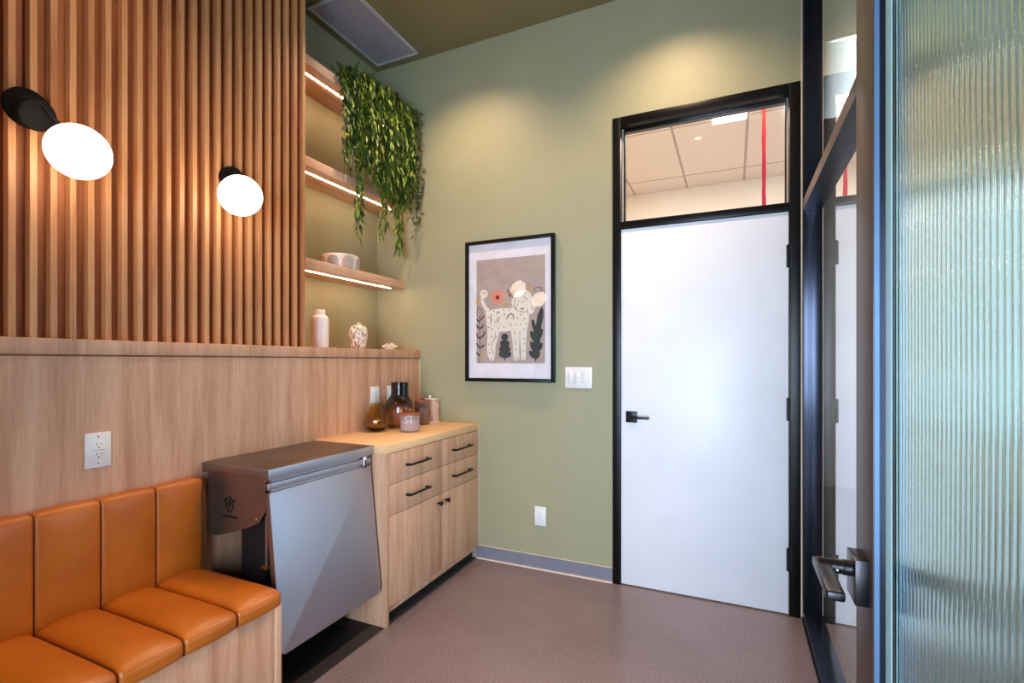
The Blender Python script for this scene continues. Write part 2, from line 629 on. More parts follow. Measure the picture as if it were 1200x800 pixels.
# ------------------------------------------------------------------ slat wall and wainscot
XS = -2.100
P = thing('slatted_wall_panel', 'wall panel of vertical oak slats above the wainscot, holding both globe lamps', 'wall panel', (-2.2, 0.7, 1.417))
link('backing_board', bx(XL + 0.0005, XS - 0.036, Y0 + .001, 1.957, 1.4175, ZC - 0.0005), M['slat_back'], P)
bm = bmesh.new()
pitch = 0.0532
k = 0
y = 1.957
while y - 0.019 > Y0 + 0.01:
    box(bm, XS - 0.0358, XS, y - 0.019, y, 1.4175, ZC - 0.0005, 0.0008, 1)
    y -= pitch
link('slats', bm, M['slat'], P, smooth=False)

W = thing('oak_wainscot', 'vertical grained oak wainscot with a projecting ledge on top, behind the orange bench', 'wall panel', (-2.2, 1.2, 0))
link('panel', bx(XL + 0.0005, XW, Y0 + .001, D - 0.0015, 0.0, 1.3575), M['oak'], W, smooth=False)
link('reveal', bx(XL + 0.0005, XW - 0.008, Y0 + .001, D - 0.0015, 1.3575, 1.364), M['slat_back'], W, smooth=False)
link('ledge', bx(XL + 0.0005, XW + 0.006, Y0 + .001, D - 0.0015, 1.364, 1.417, 0.0012), M['oak'], W)
link('edge_band', bx(XW + 0.0002, XW + 0.004, D - 0.008, D - 0.0016, 0.916, 1.35), M['caulk'], W)

# ------------------------------------------------------------------ shelves
DESC = ['lowest floating oak shelf with the arch-patterned dish on it',
        'middle floating oak shelf, crossed by the trailing greenery',
        'topmost floating oak shelf, from which the greenery hangs']
for i, zb in enumerate((1.870, 2.444, 3.018)):
    s = thing('floating_shelf', DESC[i] + ', LED strip below', 'shelf', (-2.32, 2.46, zb), 'lit shelves in the alcove')
    link('board', bx(XL + 0.0005, -2.196, 1.9575, D - 0.0005, zb, zb + 0.055, 0.001), M['shelf'], s)
    link('led_strip', bx(-2.279, -2.271, 1.975, 2.90, zb - 0.003, zb - 0.0002), M['led'], s)

# ------------------------------------------------------------------ cabinet
C = thing('base_cabinet', 'low oak base cabinet with four drawers and two doors below a lit oak top', 'cabinet', (-1.83, 2.48, 0))
XF = -1.588
link('countertop', bx(XW + 0.0005, XF + 0.001, 1.992, D - 0.001, 0.873, 0.915, 0.001), M['oak_h'], C)
link('end_panel', bx(XW + 0.0005, XF, 1.992, 2.012, 0.0, 0.8725, 0.0008), M['oak'], C)
link('carcass', bx(XW + 0.0005, XF - 0.022, 2.0125, D - 0.001, 0.098, 0.8725), M['oak'], C, smooth=False)
link('toe_kick', bx(XW + 0.0005, -1.603, 2.0125, D - 0.001, 0.060, 0.0978), M['oak'], C, smooth=False)
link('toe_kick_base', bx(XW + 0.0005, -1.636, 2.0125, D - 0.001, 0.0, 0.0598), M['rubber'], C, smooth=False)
link('edge_band', bx(XF + 0.0002, XF + 0.003, D - 0.006, D - 0.0012, 0.1, 0.914), M['caulk'], C)
cols = ((2.0140, 2.5035), (2.5065, 2.9630))


def bar_handle(p, y0, y1, z):
    bm = bmesh.new()
    box(bm, XF + 0.024, XF + 0.034, y0, y1, z - 0.005, z + 0.005, 0.001)
    for yy in (y0 + 0.008, y1 - 0.008):
        box(bm, XF, XF + 0.0245, yy - 0.006, yy + 0.006, z - 0.006, z + 0.006, 0.001)
    link('handle', bm, M['black'], p)


for ci, (ya, yb) in enumerate(cols):
    hy = (2.150, 2.350) if ci == 0 else (2.620, 2.838)
    for za, zb2, hz in ((0.7145, 0.8695, 0.792), (0.5565, 0.7115, 0.632)):
        dr = link('drawer', bx(XF - 0.0215, XF, ya, yb, za, zb2, 0.0008), M['oak'], C)
        bar_handle(dr, hy[0], hy[1], hz)
    dd = link('door', bx(XF - 0.0215, XF, ya, yb, 0.1, 0.5535, 0.0008), M['oak'], C)
    ky = 2.466 if ci == 0 else 2.546
    link('knob', lathe(bmesh.new(), [(0, XF), (0.007, XF), (0.006, XF + 0.012), (0.013, XF + 0.018), (0.0145, XF + 0.024), (0.012, XF + 0.028), (0, XF + 0.029)],
                       (0, ky, 0.505), 24, axis='X'), M['black'], dd)

# ------------------------------------------------------------------ steel undercounter unit
U = thing('steel_undercounter_unit', 'stainless steel undercounter unit with a tilted front panel between bench and oak cabinet', 'appliance', (-1.86, 1.68, 0))
UY0, UY1 = 1.370, 1.988
bm = bmesh.new()
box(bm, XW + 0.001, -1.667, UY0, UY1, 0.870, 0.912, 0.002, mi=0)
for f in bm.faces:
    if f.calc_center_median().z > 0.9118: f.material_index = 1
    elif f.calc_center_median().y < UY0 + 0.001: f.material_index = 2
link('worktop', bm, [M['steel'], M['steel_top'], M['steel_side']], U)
for yy, nm in ((1.385, 'near'), (1.972, 'far')):
    pts = [(-2.050, .8695), (-1.672, .8695), (-1.672, .80), (-1.697, .76), (-1.706, .735), (-1.741, .690), (-1.80, .664), (-1.871, .640), (-1.985, .606), (-2.02, .602), (-2.042, .612), (-2.050, .635)]
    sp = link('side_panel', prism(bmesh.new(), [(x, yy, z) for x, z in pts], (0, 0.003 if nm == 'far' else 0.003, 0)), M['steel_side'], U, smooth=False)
    if nm == 'near':
        # emblem: pointed shield with crown strokes and a line of small lettering
        bm = bmesh.new()
        cxl, czl, yl = -1.912, 0.748, 1.3848

        def st(pts, r=0.0022):
            tube(bm, [(cxl + a, yl, czl + b) for a, b in pts], r, 6)
        st([(-.032, .020), (-.022, .004), (-.022, -.014), (0, -.036), (.022, -.014), (.022, .004), (.034, .020)], .003)
        st([(-.022, .010), (-.012, .022), (0, .030), (.012, .022), (.022, .010)], .003)
        st([(0, .016), (-.012, 0), (0, -.018), (.012, 0), (0, .016)], .003)
        st([(0, .006), (0, -.008)], .003)
        link('emblem', bm, M['lamp_black'], sp)
        bm = bmesh.new()
        for j in range(9):
            xx = cxl - .040 + j * .0098
            box(bm, xx, xx + .0068, yl - .0008, yl + .0003, czl - .058, czl - .049)
        link('lettering', bm, M['lamp_black'], sp)
        for sx, sz in ((-1.697, .862), (-1.752, .703)):
            link('screw', lathe(bmesh.new(), [(0, 1.380), (0.004, 1.381), (0.006, 1.385), (0, 1.3851)], (sx, 0, sz), 16, axis='Y'), M['screw'], sp)
# recessed grip channel above the tilted panel
bm = bmesh.new()
box(bm, -1.700, -1.686, UY0 + .015, UY1 - .015, 0.800, 0.8695)
box(bm, -1.686, -1.674, UY0 + .004, UY1 - .004, 0.829, 0.855, 0.003)
link('grip_channel', bm, M['steel'], U)
bm = bmesh.new()
box(bm, -1.6735, -1.668, 1.918, 1.940, 0.822, 0.866, 0.003)
box(bm, -1.6685, -1.664, 1.926, 1.934, 0.812, 0.850, 0.001, mi=1)
link('latch', bm, [M['white_plastic'], M['black']], U)
# tilted front panel
th = math.atan2(0.068, 0.627)
mt = Matrix.Translation((-1.672, 0, 0.818)) @ Matrix.Rotation(-th, 4, 'Y')
bm = bmesh.new()
ol = [(1.378, 0.0), (1.378, -.625)]
for (cy_, a0) in ((1.404, PI), (1.948, 1.5 * PI)):
    for i in range(9):
        a = a0 + i / 8 * PI / 2
        ol.append((cy_ + .026 * math.cos(a), -.605 + .026 * math.sin(a)))
ol = [ol[0]] + ol[2:] + [(1.974, 0.0)]
prism(bm, [mt @ Vector((0, y, z)) for y, z in ol], mt.to_3x3() @ Vector((-.028, 0, 0)))
bmesh.ops.recalc_face_normals(bm, faces=bm.faces[:])
es = [e for e in bm.edges if len(e.link_faces) == 2 and e.calc_face_angle(0) > 1.2]
bmesh.ops.bevel(bm, geom=es, offset=.0025, segments=2, profile=.5, affect='EDGES')
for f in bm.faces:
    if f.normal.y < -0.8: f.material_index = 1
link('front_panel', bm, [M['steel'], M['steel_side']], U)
link('stay', bx(-1.716, -1.704, 1.396, 1.399, 0.52, 0.72), M['steel'], U)
link('hinge_bracket', bx(-1.735, -1.700, 1.390, 1.410, 0.505, 0.520, 0.002), plain('brass_bracket', srgb(170, 130, 60), 0.35, 0.9), U)
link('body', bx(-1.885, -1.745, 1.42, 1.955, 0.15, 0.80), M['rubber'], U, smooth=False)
for a in (-1.865, -1.80):
    for b in (1.45, 1.90):
        link('foot', lathe(bmesh.new(), [(0, 0), (0.018, 0), (0.018, 0.012), (0.008, 0.016), (0.008, 0.1502), (0, 0.1502)], (a, b, 0), 20), M['black'], U)

# ------------------------------------------------------------------ bench
B = thing('upholstered_bench', 'built-in bench with channelled tan orange leather seat and back on an oak base', 'bench', (-1.8, 0.7, 0))
BE = 1.335


def pad(name, x0, x1, y0, y1, z0, z1, r, puff_axis, puff, parent, nn=14):
    """rounded, slightly inflated cushion section"""
    bm = bmesh.new()
    bmesh.ops.create_cube(bm, size=2.0)
    bmesh.ops.subdivide_edges(bm, edges=bm.edges[:], cuts=nn, use_grid_fill=True)
    hx, hy, hz = (x1 - x0) / 2, (y1 - y0) / 2, (z1 - z0) / 2
    c = Vector(((x0 + x1) / 2, (y0 + y1) / 2, (z0 + z1) / 2))
    hs = Vector((hx, hy, hz))

    def warp(u):
        return math.copysign(1 - (1 - abs(u)) ** 1.5, u)
    for v in bm.verts:
        q = Vector((warp(v.co.x) * hx, warp(v.co.y) * hy, warp(v.co.z) * hz))
        rr = Vector((r, min(r * .45, hy * .5), r))
        inner = Vector([max(-(hs[i] - rr[i]), min(hs[i] - rr[i], q[i])) for i in range(3)])
        d = Vector([(q[i] - inner[i]) / rr[i] for i in range(3)])
        if d.length > 1e-6:
            m = max(abs(d.x), abs(d.y), abs(d.z))
            d = d.normalized() * m
            q = inner + Vector([d[i] * rr[i] for i in range(3)])
        u, w = abs(q.y / hy), abs(q[2 - puff_axis] / hs[2 - puff_axis]) if puff_axis != 1 else 0
        if q[puff_axis] > 0:
            s = (q[puff_axis] / hs[puff_axis])
            q[puff_axis] += puff * s * (1 - u ** 2.4) * (1 - w ** 6)
        other = 2 - puff_axis
        if q[other] > 0:
            s = (q[other] / hs[other])
            q[other] += puff * 0.45 * s ** 3 * (1 - u ** 2.4)
        v.co = q + c
    return link(name, bm, M['leather'], parent, angle=80)


k = 0
ye = BE
while ye > 0.05:
    yb = ye - 0.180
    w = 0.0003
    pad('seat_section', -2.062, -1.551, yb + w, ye - w, 0.420, 0.480, 0.022, 2, 0.026, B)
    pad('back_section', -2.0675, -2.006, yb + w, ye - w, 0.470, 0.855, 0.014, 0, 0.013, B)
    if yb > 0.2:
        bm = bmesh.new()
        tube(bm, [(-2.0, yb, 0.4755), (-1.60, yb, 0.4755), (-1.572, yb, 0.470), (-1.5585, yb, 0.458), (-1.5560, yb, 0.43)], 0.0018, 8)
        tube(bm, [(-2.0105, yb, 0.50), (-2.0105, yb, 0.838), (-2.018, yb, 0.8485), (-2.04, yb, 0.8505)], 0.0018, 8)
        link('seam', bm, M['seam'], B)
    ye = yb
link('base', bx(XW + 0.0005, -1.566, ye, 1.312, 0.0, 0.4195, 0.0008), M['oak'], B)
link('end_panel', bx(XW + 0.0005, -1.553, 1.3125, 1.335, 0.0, 0.4235, 0.0015), M['oak'], B)
tag(B)

# ------------------------------------------------------------------ globe wall lamps
LAMPR = 0.083


def globe_lamp(label, base, globe, sw):
    L = thing('globe_wall_lamp', label, 'wall lamp', base, 'globe wall lamps on the slats')
    bx_, by, bz = base
    g = Vector(globe)
    # canopy with two stacked discs
    link('canopy', lathe(bmesh.new(), [(0, bx_), (0.060, bx_), (0.062, bx_ + 0.003), (0.062, bx_ + 0.020), (0.060, bx_ + 0.023), (0, bx_ + 0.023)],
                         (0, by, bz), 48, axis='X'), M['lamp_black'], L)
    kc = Vector((bx_, by, bz)) + Vector(sw)
    sd = Vector(sw).normalized()
    qq = sd.to_track_quat('Z', 'Y').to_matrix().to_4x4()
    bm = lathe(bmesh.new(), [(0, -.045), (.046, -.045), (.050, -.040), (.050, -.004), (.046, 0), (0, 0)], seg=40)
    bmesh.ops.transform(bm, matrix=Matrix.Translation(kc) @ qq, verts=bm.verts[:])
    link('swivel', bm, M['lamp_black'], L)
    kn = kc + Vector((0.012, 0.004, 0.036))
    dr = (g - kn).normalized()
    ax = Vector((.75, -.28, -.58)).normalized()
    q = ax.to_track_quat('Z', 'Y').to_matrix().to_4x4()
    tr = Matrix.Translation(g) @ q
    link('arm', tube(bmesh.new(), [kn, tr @ Vector((0, 0, -.064))], 0.006, 16), M['bronze'], L)
    R_ = LAMPR + .004
    bm = lathe(bmesh.new(), [(0, -.074)] + [((R_ + .002) * math.sin(a), -.074 * math.cos(a)) for a in [PI / 2 * .3 * i / 8 for i in range(1, 9)]] + [(R_ * .42, -.062)], seg=56)
    bmesh.ops.transform(bm, matrix=tr, verts=bm.verts[:])
    link('globe_cap', bm, M['lamp_black'], L)
    bm = lathe(bmesh.new(), [(0, -.070)] + [((R_ - .001) * math.cos(a), .070 * math.sin(a)) for a in [-PI / 2 + PI * i / 28 for i in range(1, 28)]] + [(0, .070)], seg=56)
    bmesh.ops.transform(bm, matrix=tr, verts=bm.verts[:])
    link('globe', bm, M['globe'], L)
    return L


globe_lamp('globe wall lamp with its black canopy in full view, the one nearer the bench', (XS + 0.0005, 0.810, 2.160), (-1.93, 0.876, 2.016), (0.072, 0.002, -0.034))
globe_lamp('globe wall lamp nearer the alcove shelves, its globe covering most of its canopy', (XS + 0.0005, 1.528, 2.165), (-1.93, 1.448, 2.050), (0.070, -0.012, -0.034))

# ------------------------------------------------------------------ recessed downlights
for x, y, lab in ((-1.60, 2.44, 'recessed downlight in the ceiling over the oak cabinet'),
                  (-0.30, 2.50, 'recessed downlight in the ceiling in front of the white door'),
                  (-1.62, 0.9, 'recessed downlight in the ceiling over the bench'),
                  (-0.32, 0.9, 'recessed downlight in the ceiling nearest the fluted door')):
    L = thing('recessed_downlight', lab, 'ceiling light', (x, y, ZC), 'recessed downlights')
    link('trim_ring', lathe(bmesh.new(), [(0.038, -0.0005), (0.052, -0.0005), (0.054, -0.004), (0.038, -0.006), (0.036, -0.0005), (0.038, -0.0005)], (x, y, ZC), 32), M['white_plastic'], L)
    link('lens', lathe(bmesh.new(), [(0, -0.0006), (0.036, -0.0006), (0.036, -0.002), (0, -0.002)], (x, y, ZC), 32), M['downlight'], L)
    d = bpy.data.lights.new('downlight_beam', 'SPOT')
    d.energy = 88 if y > 2 else 50
    d.color = (1.0, 0.70, 0.48)
    d.spot_size = math.radians(124 if y > 2 else 95)
    d.spot_blend = 1.0
    d.shadow_soft_size = 0.03
    o = bpy.data.objects.new('downlight_beam', d)
    o.location = (x, y, ZC - 0.02)
    COL.objects.link(o)
    o.parent = L
    o.matrix_parent_inverse = world_of(L).inverted()

# ------------------------------------------------------------------ ceiling vent
V = thing('ceiling_vent', 'perforated rectangular air vent in the ceiling above the alcove', 'vent', (-2.21, 2.57, ZC))
vx0, vx1, vy0, vy1 = -2.392, -2.032, 2.240, 2.900
bm = bmesh.new()
for a in ((vx0, vx1, vy0, vy0 + .018), (vx0, vx1, vy1 - .018, vy1), (vx0, vx0 + .018, vy0 + .018, vy1 - .018), (vx1 - .018, vx1, vy0 + .018, vy1 - .018)):
    box(bm, *a, ZC - 0.012, ZC - 0.0005)
link('frame', bm, plain('vent_enamel', srgb(200, 194, 190), 0.4), V, smooth=False)
t = NT('perforated_vent_face')
vor = t.n('ShaderNodeTexCoord'); sp = t.n('ShaderNodeSeparateXYZ'); t.l(vor.outputs['Object'], sp.inputs[0])
sx = t.math('SINE', t.math('MULTIPLY', sp.outputs[0], 2 * PI / 0.026))
sy = t.math('SINE', t.math('MULTIPLY', sp.outputs[1], 2 * PI / 0.026))
hole = t.math('GREATER_THAN', t.math('ABSOLUTE', t.math('MULTIPLY', sx, sy)), 0.42)
t.l(t.ramp(hole, [(0, srgb(206, 196, 204)), (1, srgb(60, 56, 62))]), t.b.inputs['Base Color'])
t.set(Roughness=0.45)
link('perforated_face', bx(vx0 + .018, vx1 - .018, vy0 + .018, vy1 - .018, ZC - 0.008, ZC - 0.0006), t.m, V, smooth=False)

# ------------------------------------------------------------------ electrical plates
def plateX(name, label, cat, yc, zc, w=.080, h=.124, duplex=True, group=None):
    T = thing(name, label, cat, (XW, yc, zc), group)
    link('cover_plate', bx(XW + 0.0003, XW + 0.006, yc - w / 2, yc + w / 2, zc - h / 2, zc + h / 2, 0.002), M['white_plastic'], T)
    rc = link('receptacle', bx(XW + 0.006, XW + 0.0085, yc - .0165, yc + .0165, zc - .034, zc + .034, 0.001), M['white_plastic'], T)
    bm = bmesh.new()
    for s in (-.0175, .0175):
        box(bm, XW + 0.0083, XW + 0.0088, yc - .0075, yc - .0055, zc + s - .001, zc + s + .008)
        box(bm, XW + 0.0083, XW + 0.0088, yc + .0050, yc + .0070, zc + s - .000, zc + s + .007)
        lathe(bm, [(0, XW + .0083), (0.0024, XW + .0083), (0.0024, XW + .0088), (0, XW + .0088)], (0, yc, zc + s - .0075), 10, axis='X')
    box(bm, XW + 0.0083, XW + 0.0087, yc - .0165, yc + .0165, zc - .0006, zc + .0006)
    link('slots', bm, M['slot_dark'], rc, smooth=False)
    for s in (-.047, .047):
        link('screw', lathe(bmesh.new(), [(0, XW + .006), (0.003, XW + .006), (0.0025, XW + .0072), (0, XW + .0072)], (0, yc, zc + s), 12, axis='X'), M['vinyl_base'], T)
    return T


plateX('wall_outlet', 'white duplex wall outlet on the oak wainscot above the orange bench', 'outlet', 0.993, 1.025)
plateX('wall_outlet', 'white outlet on the wainscot just above the amber teardrop vase', 'outlet', 2.478, 1.118, group='outlets above the cabinet')
plateX('wall_outlet', 'white outlet on the wainscot partly hidden behind the smoked bottle', 'outlet', 2.640, 1.118, group='outlets above the cabinet')

O = thing('wall_outlet', 'white duplex wall outlet low on the green wall, left of the white door', 'outlet', (-1.1365, D, .343))
xc, zc = -1.1365, .343
link('cover_plate', bx(xc - .0385, xc + .0385, D - .006, D - .0003, zc - .061, zc + .061, 0.002), M['white_plastic'], O)
rc = link('receptacle', bx(xc - .0165, xc + .0165, D - .0085, D - .006, zc - .034, zc + .034, 0.001), M['white_plastic'], O)
bm = bmesh.new()
for s in (-.0175, .0175):
    box(bm, xc - .0075, xc - .0055, D - .0088, D - .0083, zc + s - .001, zc + s + .008)
    box(bm, xc + .005, xc + .007, D - .0088, D - .0083, zc + s, zc + s + .007)
box(bm, xc - .0165, xc + .0165, D - .0087, D - .0083, zc - .0006, zc + .0006)
link('slots', bm, M['slot_dark'], rc, smooth=False)

O = thing('light_switch', 'white three-gang light switch plate between the framed picture and the white door', 'light switch', (-.8825, D, 1.238))
xc, zc = -.8825, 1.238
link('cover_plate', bx(xc - .0865, xc + .0865, D - .006, D - .0003, zc - .065, zc + .065, 0.002), M['white_plastic'], O)
for s in (-.046, 0, .046):
    rk = link('rocker', bx(xc + s - .0165, xc + s + .0165, D - .0095, D - .006, zc - .034, zc + .034, 0.0015), M['white_plastic'], O)
    bm = bmesh.new()
    for a in ((xc + s - .0182, xc + s - .0166), (xc + s + .0166, xc + s + .0182)):
        box(bm, *a, D - .0068, D - .006, zc - .0355, zc + .0355)
    if s == 0:
        box(bm, xc + s - .0166, xc + s + .0166, D - .0097, D - .0094, zc - .0006, zc + .0006)
    link('gap_line', bm, M['vinyl_base'], rk, smooth=False)

# ------------------------------------------------------------------ framed dog print
ART = {
    'body': [(-17.8, -0.1),(-15.6, 1.0),(-10.8, 1.3),(-4.7, 1.7),(1.3, 1.4),(2.2, 2.9),(1.3, 5.3),(2.6, 8.0),(3.9, 10.6),(7.2, 12.7),(12.2, 12.8),(14.7, 10.8),(16.3, 6.9),(18.4, 1.4),(17.2, -1.5),(15.1, -3.6),(13.9, -4.1),(13.5, -8.3),(12.6, -12.8),(11.8, -18.9),(11.6, -25.1),(11.6, -29.7),(11.2, -32.3),(9.3, -32.9),(8.1, -32.0),(7.7, -25.0),(7.3, -17.3),(6.9, -25.0),(7.2, -32.3),(5.1, -33.1),(3.0, -32.7),(2.6, -29.6),(2.2, -21.9),(0.9, -13.7),(-4.7, -13.9),(-7.7, -13.9),(-8.6, -18.6),(-10.3, -23.3),(-10.6, -28.8),(-11.5, -32.7),(-13.4, -33.3),(-15.2, -31.9),(-16.5, -28.7),(-17.0, -24.8),(-16.5, -18.4),(-16.5, -12.1),(-17.4, -5.7)],
    'tail': [(-21.6, 10.0),(-19.2, 9.9),(-18.6, 6.3),(-16.5, 2.6),(-14.3, 1.2),(-15.6, -0.6),(-18.3, 0.9),(-20.5, 4.0),(-21.4, 6.8)],
    'ear_r': [(13.5, 4.7),(15.9, 4.2),(18.1, 1.8),(17.3, -1.2),(15.1, -3.6),(13.2, -2.9),(12.6, 0.2)],
    'plant_r': [(22.2, 1.3),(23.6, -0.3),(23.6, -4.8),(22.8, -8.6),(22.0, -12.3),(23.6, -13.1),(23.2, -16.1),(21.6, -19.1),(21.4, -21.4),(23.3, -21.8),(22.8, -25.2),(20.8, -27.1),(21.6, -28.2),(20.8, -30.8),(19.2, -32.0),(18.2, -33.9),(17.6, -31.6),(15.5, -31.2),(13.7, -28.5),(13.9, -26.6),(16.3, -27.0),(14.7, -24.3),(14.3, -20.5),(17.2, -21.3),(14.7, -17.5),(14.3, -14.0),(17.2, -14.5),(15.5, -9.9),(15.5, -6.4),(17.2, -6.9),(18.4, -10.7),(19.6, -3.9)],
    'leg_line': [(-10.6, -13.8),(-10.3, -17.0),(-13.0, -21.6),(-13.4, -24.8),(-11.8, -28.8)],
    'mid_line': [(7.3, -13.9),(7.3, -21.9),(7.8, -28.9)],
    'arc': [(-2.1, -5.4),(-0.8, -3.1),(1.3, -2.1),(2.9, -3.3),(2.6, -5.4)],
    'sq1': [(-13.4, -2.3),(-14.3, -4.2),(-13.2, -5.8),(-14.1, -8.2)],
    'sq2': [(-7.3, -4.5),(-8.6, -5.2),(-9.0, -6.8),(-8.0, -7.4)],
    'sq3': [(-9.5, -1.6),(-8.3, -0.5),(-7.3, -1.2)],
    'earl': [(4.7, 7.8),(3.4, 5.2),(3.0, 2.1),(4.3, 0.4),(4.9, 2.4)],
    'mouth': [(5.1, 0.1),(7.2, -0.8),(9.7, -1.6),(12.2, -1.0)],
    'nose': [(9.1, 1.1),(8.1, 0.7),(9.1, 0.2),(10.2, 1.0)],
    'W1': [(-1.7, 14.0),(0.3, 8.9)],
    'W2': [(0.3, 8.9),(1.2, 11.9)],
    'W3': [(1.2, 11.9),(2.0, 9.2),(2.6, 13.0)],
    'clov': [(19.6, 10.9),(17.6, 11.7),(17.2, 13.3),(18.6, 14.2),(20.0, 13.6),(21.4, 14.2),(22.7, 13.0),(22.2, 11.5),(20.4, 11.2),(20.0, 8.9)],
    'stem_l': [(-22.5, -3.9),(-22.5, -11.9),(-22.3, -21.5),(-22.5, -34.7)],
    'clovl': [(-22.5, -3.9),(-24.3, -2.7),(-24.6, -0.6),(-23.7, 0.8),(-24.3, 2.2),(-22.8, 2.9),(-21.9, 2.0),(-20.7, 1.0),(-20.5, -1.2),(-21.6, -2.5),(-22.5, -3.9)],
    'l1': [(-22.3, -5.9),(-20.7, -4.6),(-19.1, -2.9)],
    'l2': [(-22.5, -11.1),(-20.5, -10.8),(-19.8, -8.8)],
    'l3': [(-22.5, -11.1),(-24.1, -10.4),(-24.5, -9.1)],
    'l4': [(-22.3, -17.9),(-20.1, -16.8),(-18.3, -14.0)],
    'l5': [(-22.3, -17.9),(-24.0, -17.1),(-24.5, -15.1)],
    'l6': [(-22.3, -24.3),(-20.5, -23.8),(-19.2, -22.7)],
    'l7': [(-22.3, -24.3),(-23.7, -23.1),(-24.5, -21.5)],
    'l8': [(-22.6, -29.5),(-24.1, -28.7),(-24.5, -27.5)],
    'l0': [(-22.7, -6.7),(-23.8, -5.9),(-24.3, -5.1)],
    'puff': [(-19.0, 11.9)],
    'fl': [(-9.0, 9.1)],
    'bush': [(-3.6, -17.5),(-3.6, -21.8),(-3.6, -25.5),(-3.4, -28.8),(-3.6, -33.1)],
    'spots': [(-19.6, 12.7),(-17.8, 12.0),(-19.8, 7.9),(-14.7, 0.9),(-11.6, 0.3),(-4.7, 0.5),(0.0, 0.6),(-15.6, -4.2),(-3.6, -2.3),(7.9, -3.1),(5.6, -5.3),(0.9, -9.4),(4.7, -9.5),(8.1, -9.3),(11.6, -9.0),(10.7, -5.9),(-10.8, -7.1),(-15.6, -10.7),(-13.0, -11.8),(-8.0, -11.5),(-4.0, -10.8),(3.9, -14.9),(10.4, -12.8),(-13.8, -16.9),(-9.5, -17.4),(-15.4, -22.0),(3.9, -20.3),(4.9, -22.3),(10.2, -18.9),(10.4, -22.0),(4.3, -25.8),(9.7, -26.6),(-14.7, -28.0),(4.1, -31.6),(9.7, -31.2),(-13.0, -31.5),(6.0, -31.8),(-0.4, -14.0),(6.4, 5.8),(10.6, 7.9),(5.6, 3.6),(15.9, 1.5),(16.5, 0.0),(9.7, 4.9),(12.2, 6.7),(10.7, 11.0)],
    'och': [(-2.5, 4.3),(-19.6, -29.5),(-23.7, 6.5),(14.3, 13.8),(-13.8, 10.8)],
}
A = thing('framed_picture', 'black framed print of a spotted white dog among flowers, on the green wall', 'picture', (-1.353, D, 1.678))
fx0, fx1, fz0, fz1 = -1.674, -1.032, 1.205, 2.150
fw = 0.022
bm = bmesh.new()
box(bm, fx0, fx0 + fw, D - .036, D - .0005, fz0, fz1, .0008)
box(bm, fx1 - fw, fx1, D - .036, D - .0005, fz0, fz1, .0008)
box(bm, fx0 + fw, fx1 - fw, D - .036, D - .0005, fz0, fz0 + fw, .0008)
box(bm, fx0 + fw, fx1 - fw, D - .036, D - .0005, fz1 - fw, fz1, .0008)
link('frame', bm, M['black'], A)
ym = D - .018
link('mat', bx(fx0 + fw, fx1 - fw, ym, D - .001, fz0 + fw, fz1 - fw), plain('white_mat_board', srgb(232, 226, 228), .7), A, smooth=False)
link('glass', bx(fx0 + fw, fx1 - fw, D - .030, D - .0275, fz0 + fw, fz1 - fw), M['pane_art'], A, smooth=False)
inks = [plain('ink_' + n, c, .8) for n, c in (('ground', srgb(178, 158, 146)), ('cream', srgb(232, 220, 200)), ('dark_green', srgb(44, 58, 54)),
        ('brown', srgb(72, 44, 40)), ('coral', srgb(226, 138, 114)), ('maroon', srgb(110, 34, 34)), ('ochre', srgb(196, 160, 90)))]
bm = bmesh.new()
lay = [0]


def W2(p):
    return (-1.346 + p[0] / 100.0, 1.675 + p[1] / 100.0)


def poly(pts, mi):
    lay[0] += 1
    y = ym - 0.0003 - lay[0] * 0.00002
    vs = [bm.verts.new((x, y, z)) for x, z in pts]
    try:
        bm.faces.new(vs).material_index = mi
    except ValueError:
        pass


def blob(c, rx, rz, mi, n=20, rot=0.0, amp=0, lobes=0):
    x, z = c
    pts = []
    for i in range(n):
        a = 2 * PI * i / n
        f = 1 + amp * math.cos(lobes * a)
        u, w = rx * f * math.cos(a), rz * f * math.sin(a)
        pts.append((x + u * math.cos(rot) - w * math.sin(rot), z + u * math.sin(rot) + w * math.cos(rot)))
    poly(pts, mi)


def stroke(pts, w, mi):
    pts = [Vector(W2(p)) for p in pts]
    for a, b in zip(pts[:-1], pts[1:]):
        d = (b - a)
        if d.length < 1e-6: continue
        n = Vector((-d.y, d.x)).normalized() * w / 2
        poly([tuple(a + n), tuple(a - n), tuple(b - n), tuple(b + n)], mi)
    for a in pts:
        blob(tuple(a), w / 2, w / 2, mi, 8)


poly([(-1.594, 1.327), (-1.098, 1.327), (-1.098, 2.023), (-1.594, 2.023)], 0)
for p in ART['och']: blob(W2(p), .018, .012, 6, 14, .5)
blob(W2(ART['fl'][0]), .046, .046, 4, 64, .3, .22, 8)
blob(W2(ART['fl'][0]), .014, .014, 5, 20)
for k_ in ('W1', 'W2', 'W3'): stroke(ART[k_], .008, 5)
stroke(ART['clov'], .004, 3)
stroke(ART['stem_l'], .004, 2); stroke(ART['clovl'], .004, 3)
for k_ in ('l0', 'l1', 'l2', 'l3', 'l4', 'l5', 'l6', 'l7', 'l8'): stroke(ART[k_], .010, 2)
poly([W2(p) for p in ART['plant_r']], 2)
b_ = [W2(p) for p in ART['bush']]
for c_, r_ in zip(b_[:4], ((.026, .024), (.036, .024), (.042, .026), (.046, .026))): blob(c_, r_[0], r_[1], 2, 24)
poly([(b_[3][0] - .005, b_[3][1]), (b_[3][0] + .005, b_[3][1]), (b_[4][0] + .003, b_[4][1]), (b_[4][0] - .003, b_[4][1])], 2)
poly([W2(p) for p in ART['tail']], 1)
blob(W2(ART['puff'][0]), .030, .029, 1, 32, 0, .05, 9)
poly([W2(p) for p in ART['body']], 1)
poly([W2(p) for p in ART['ear_r']], 1)
rnd = random.Random(4)
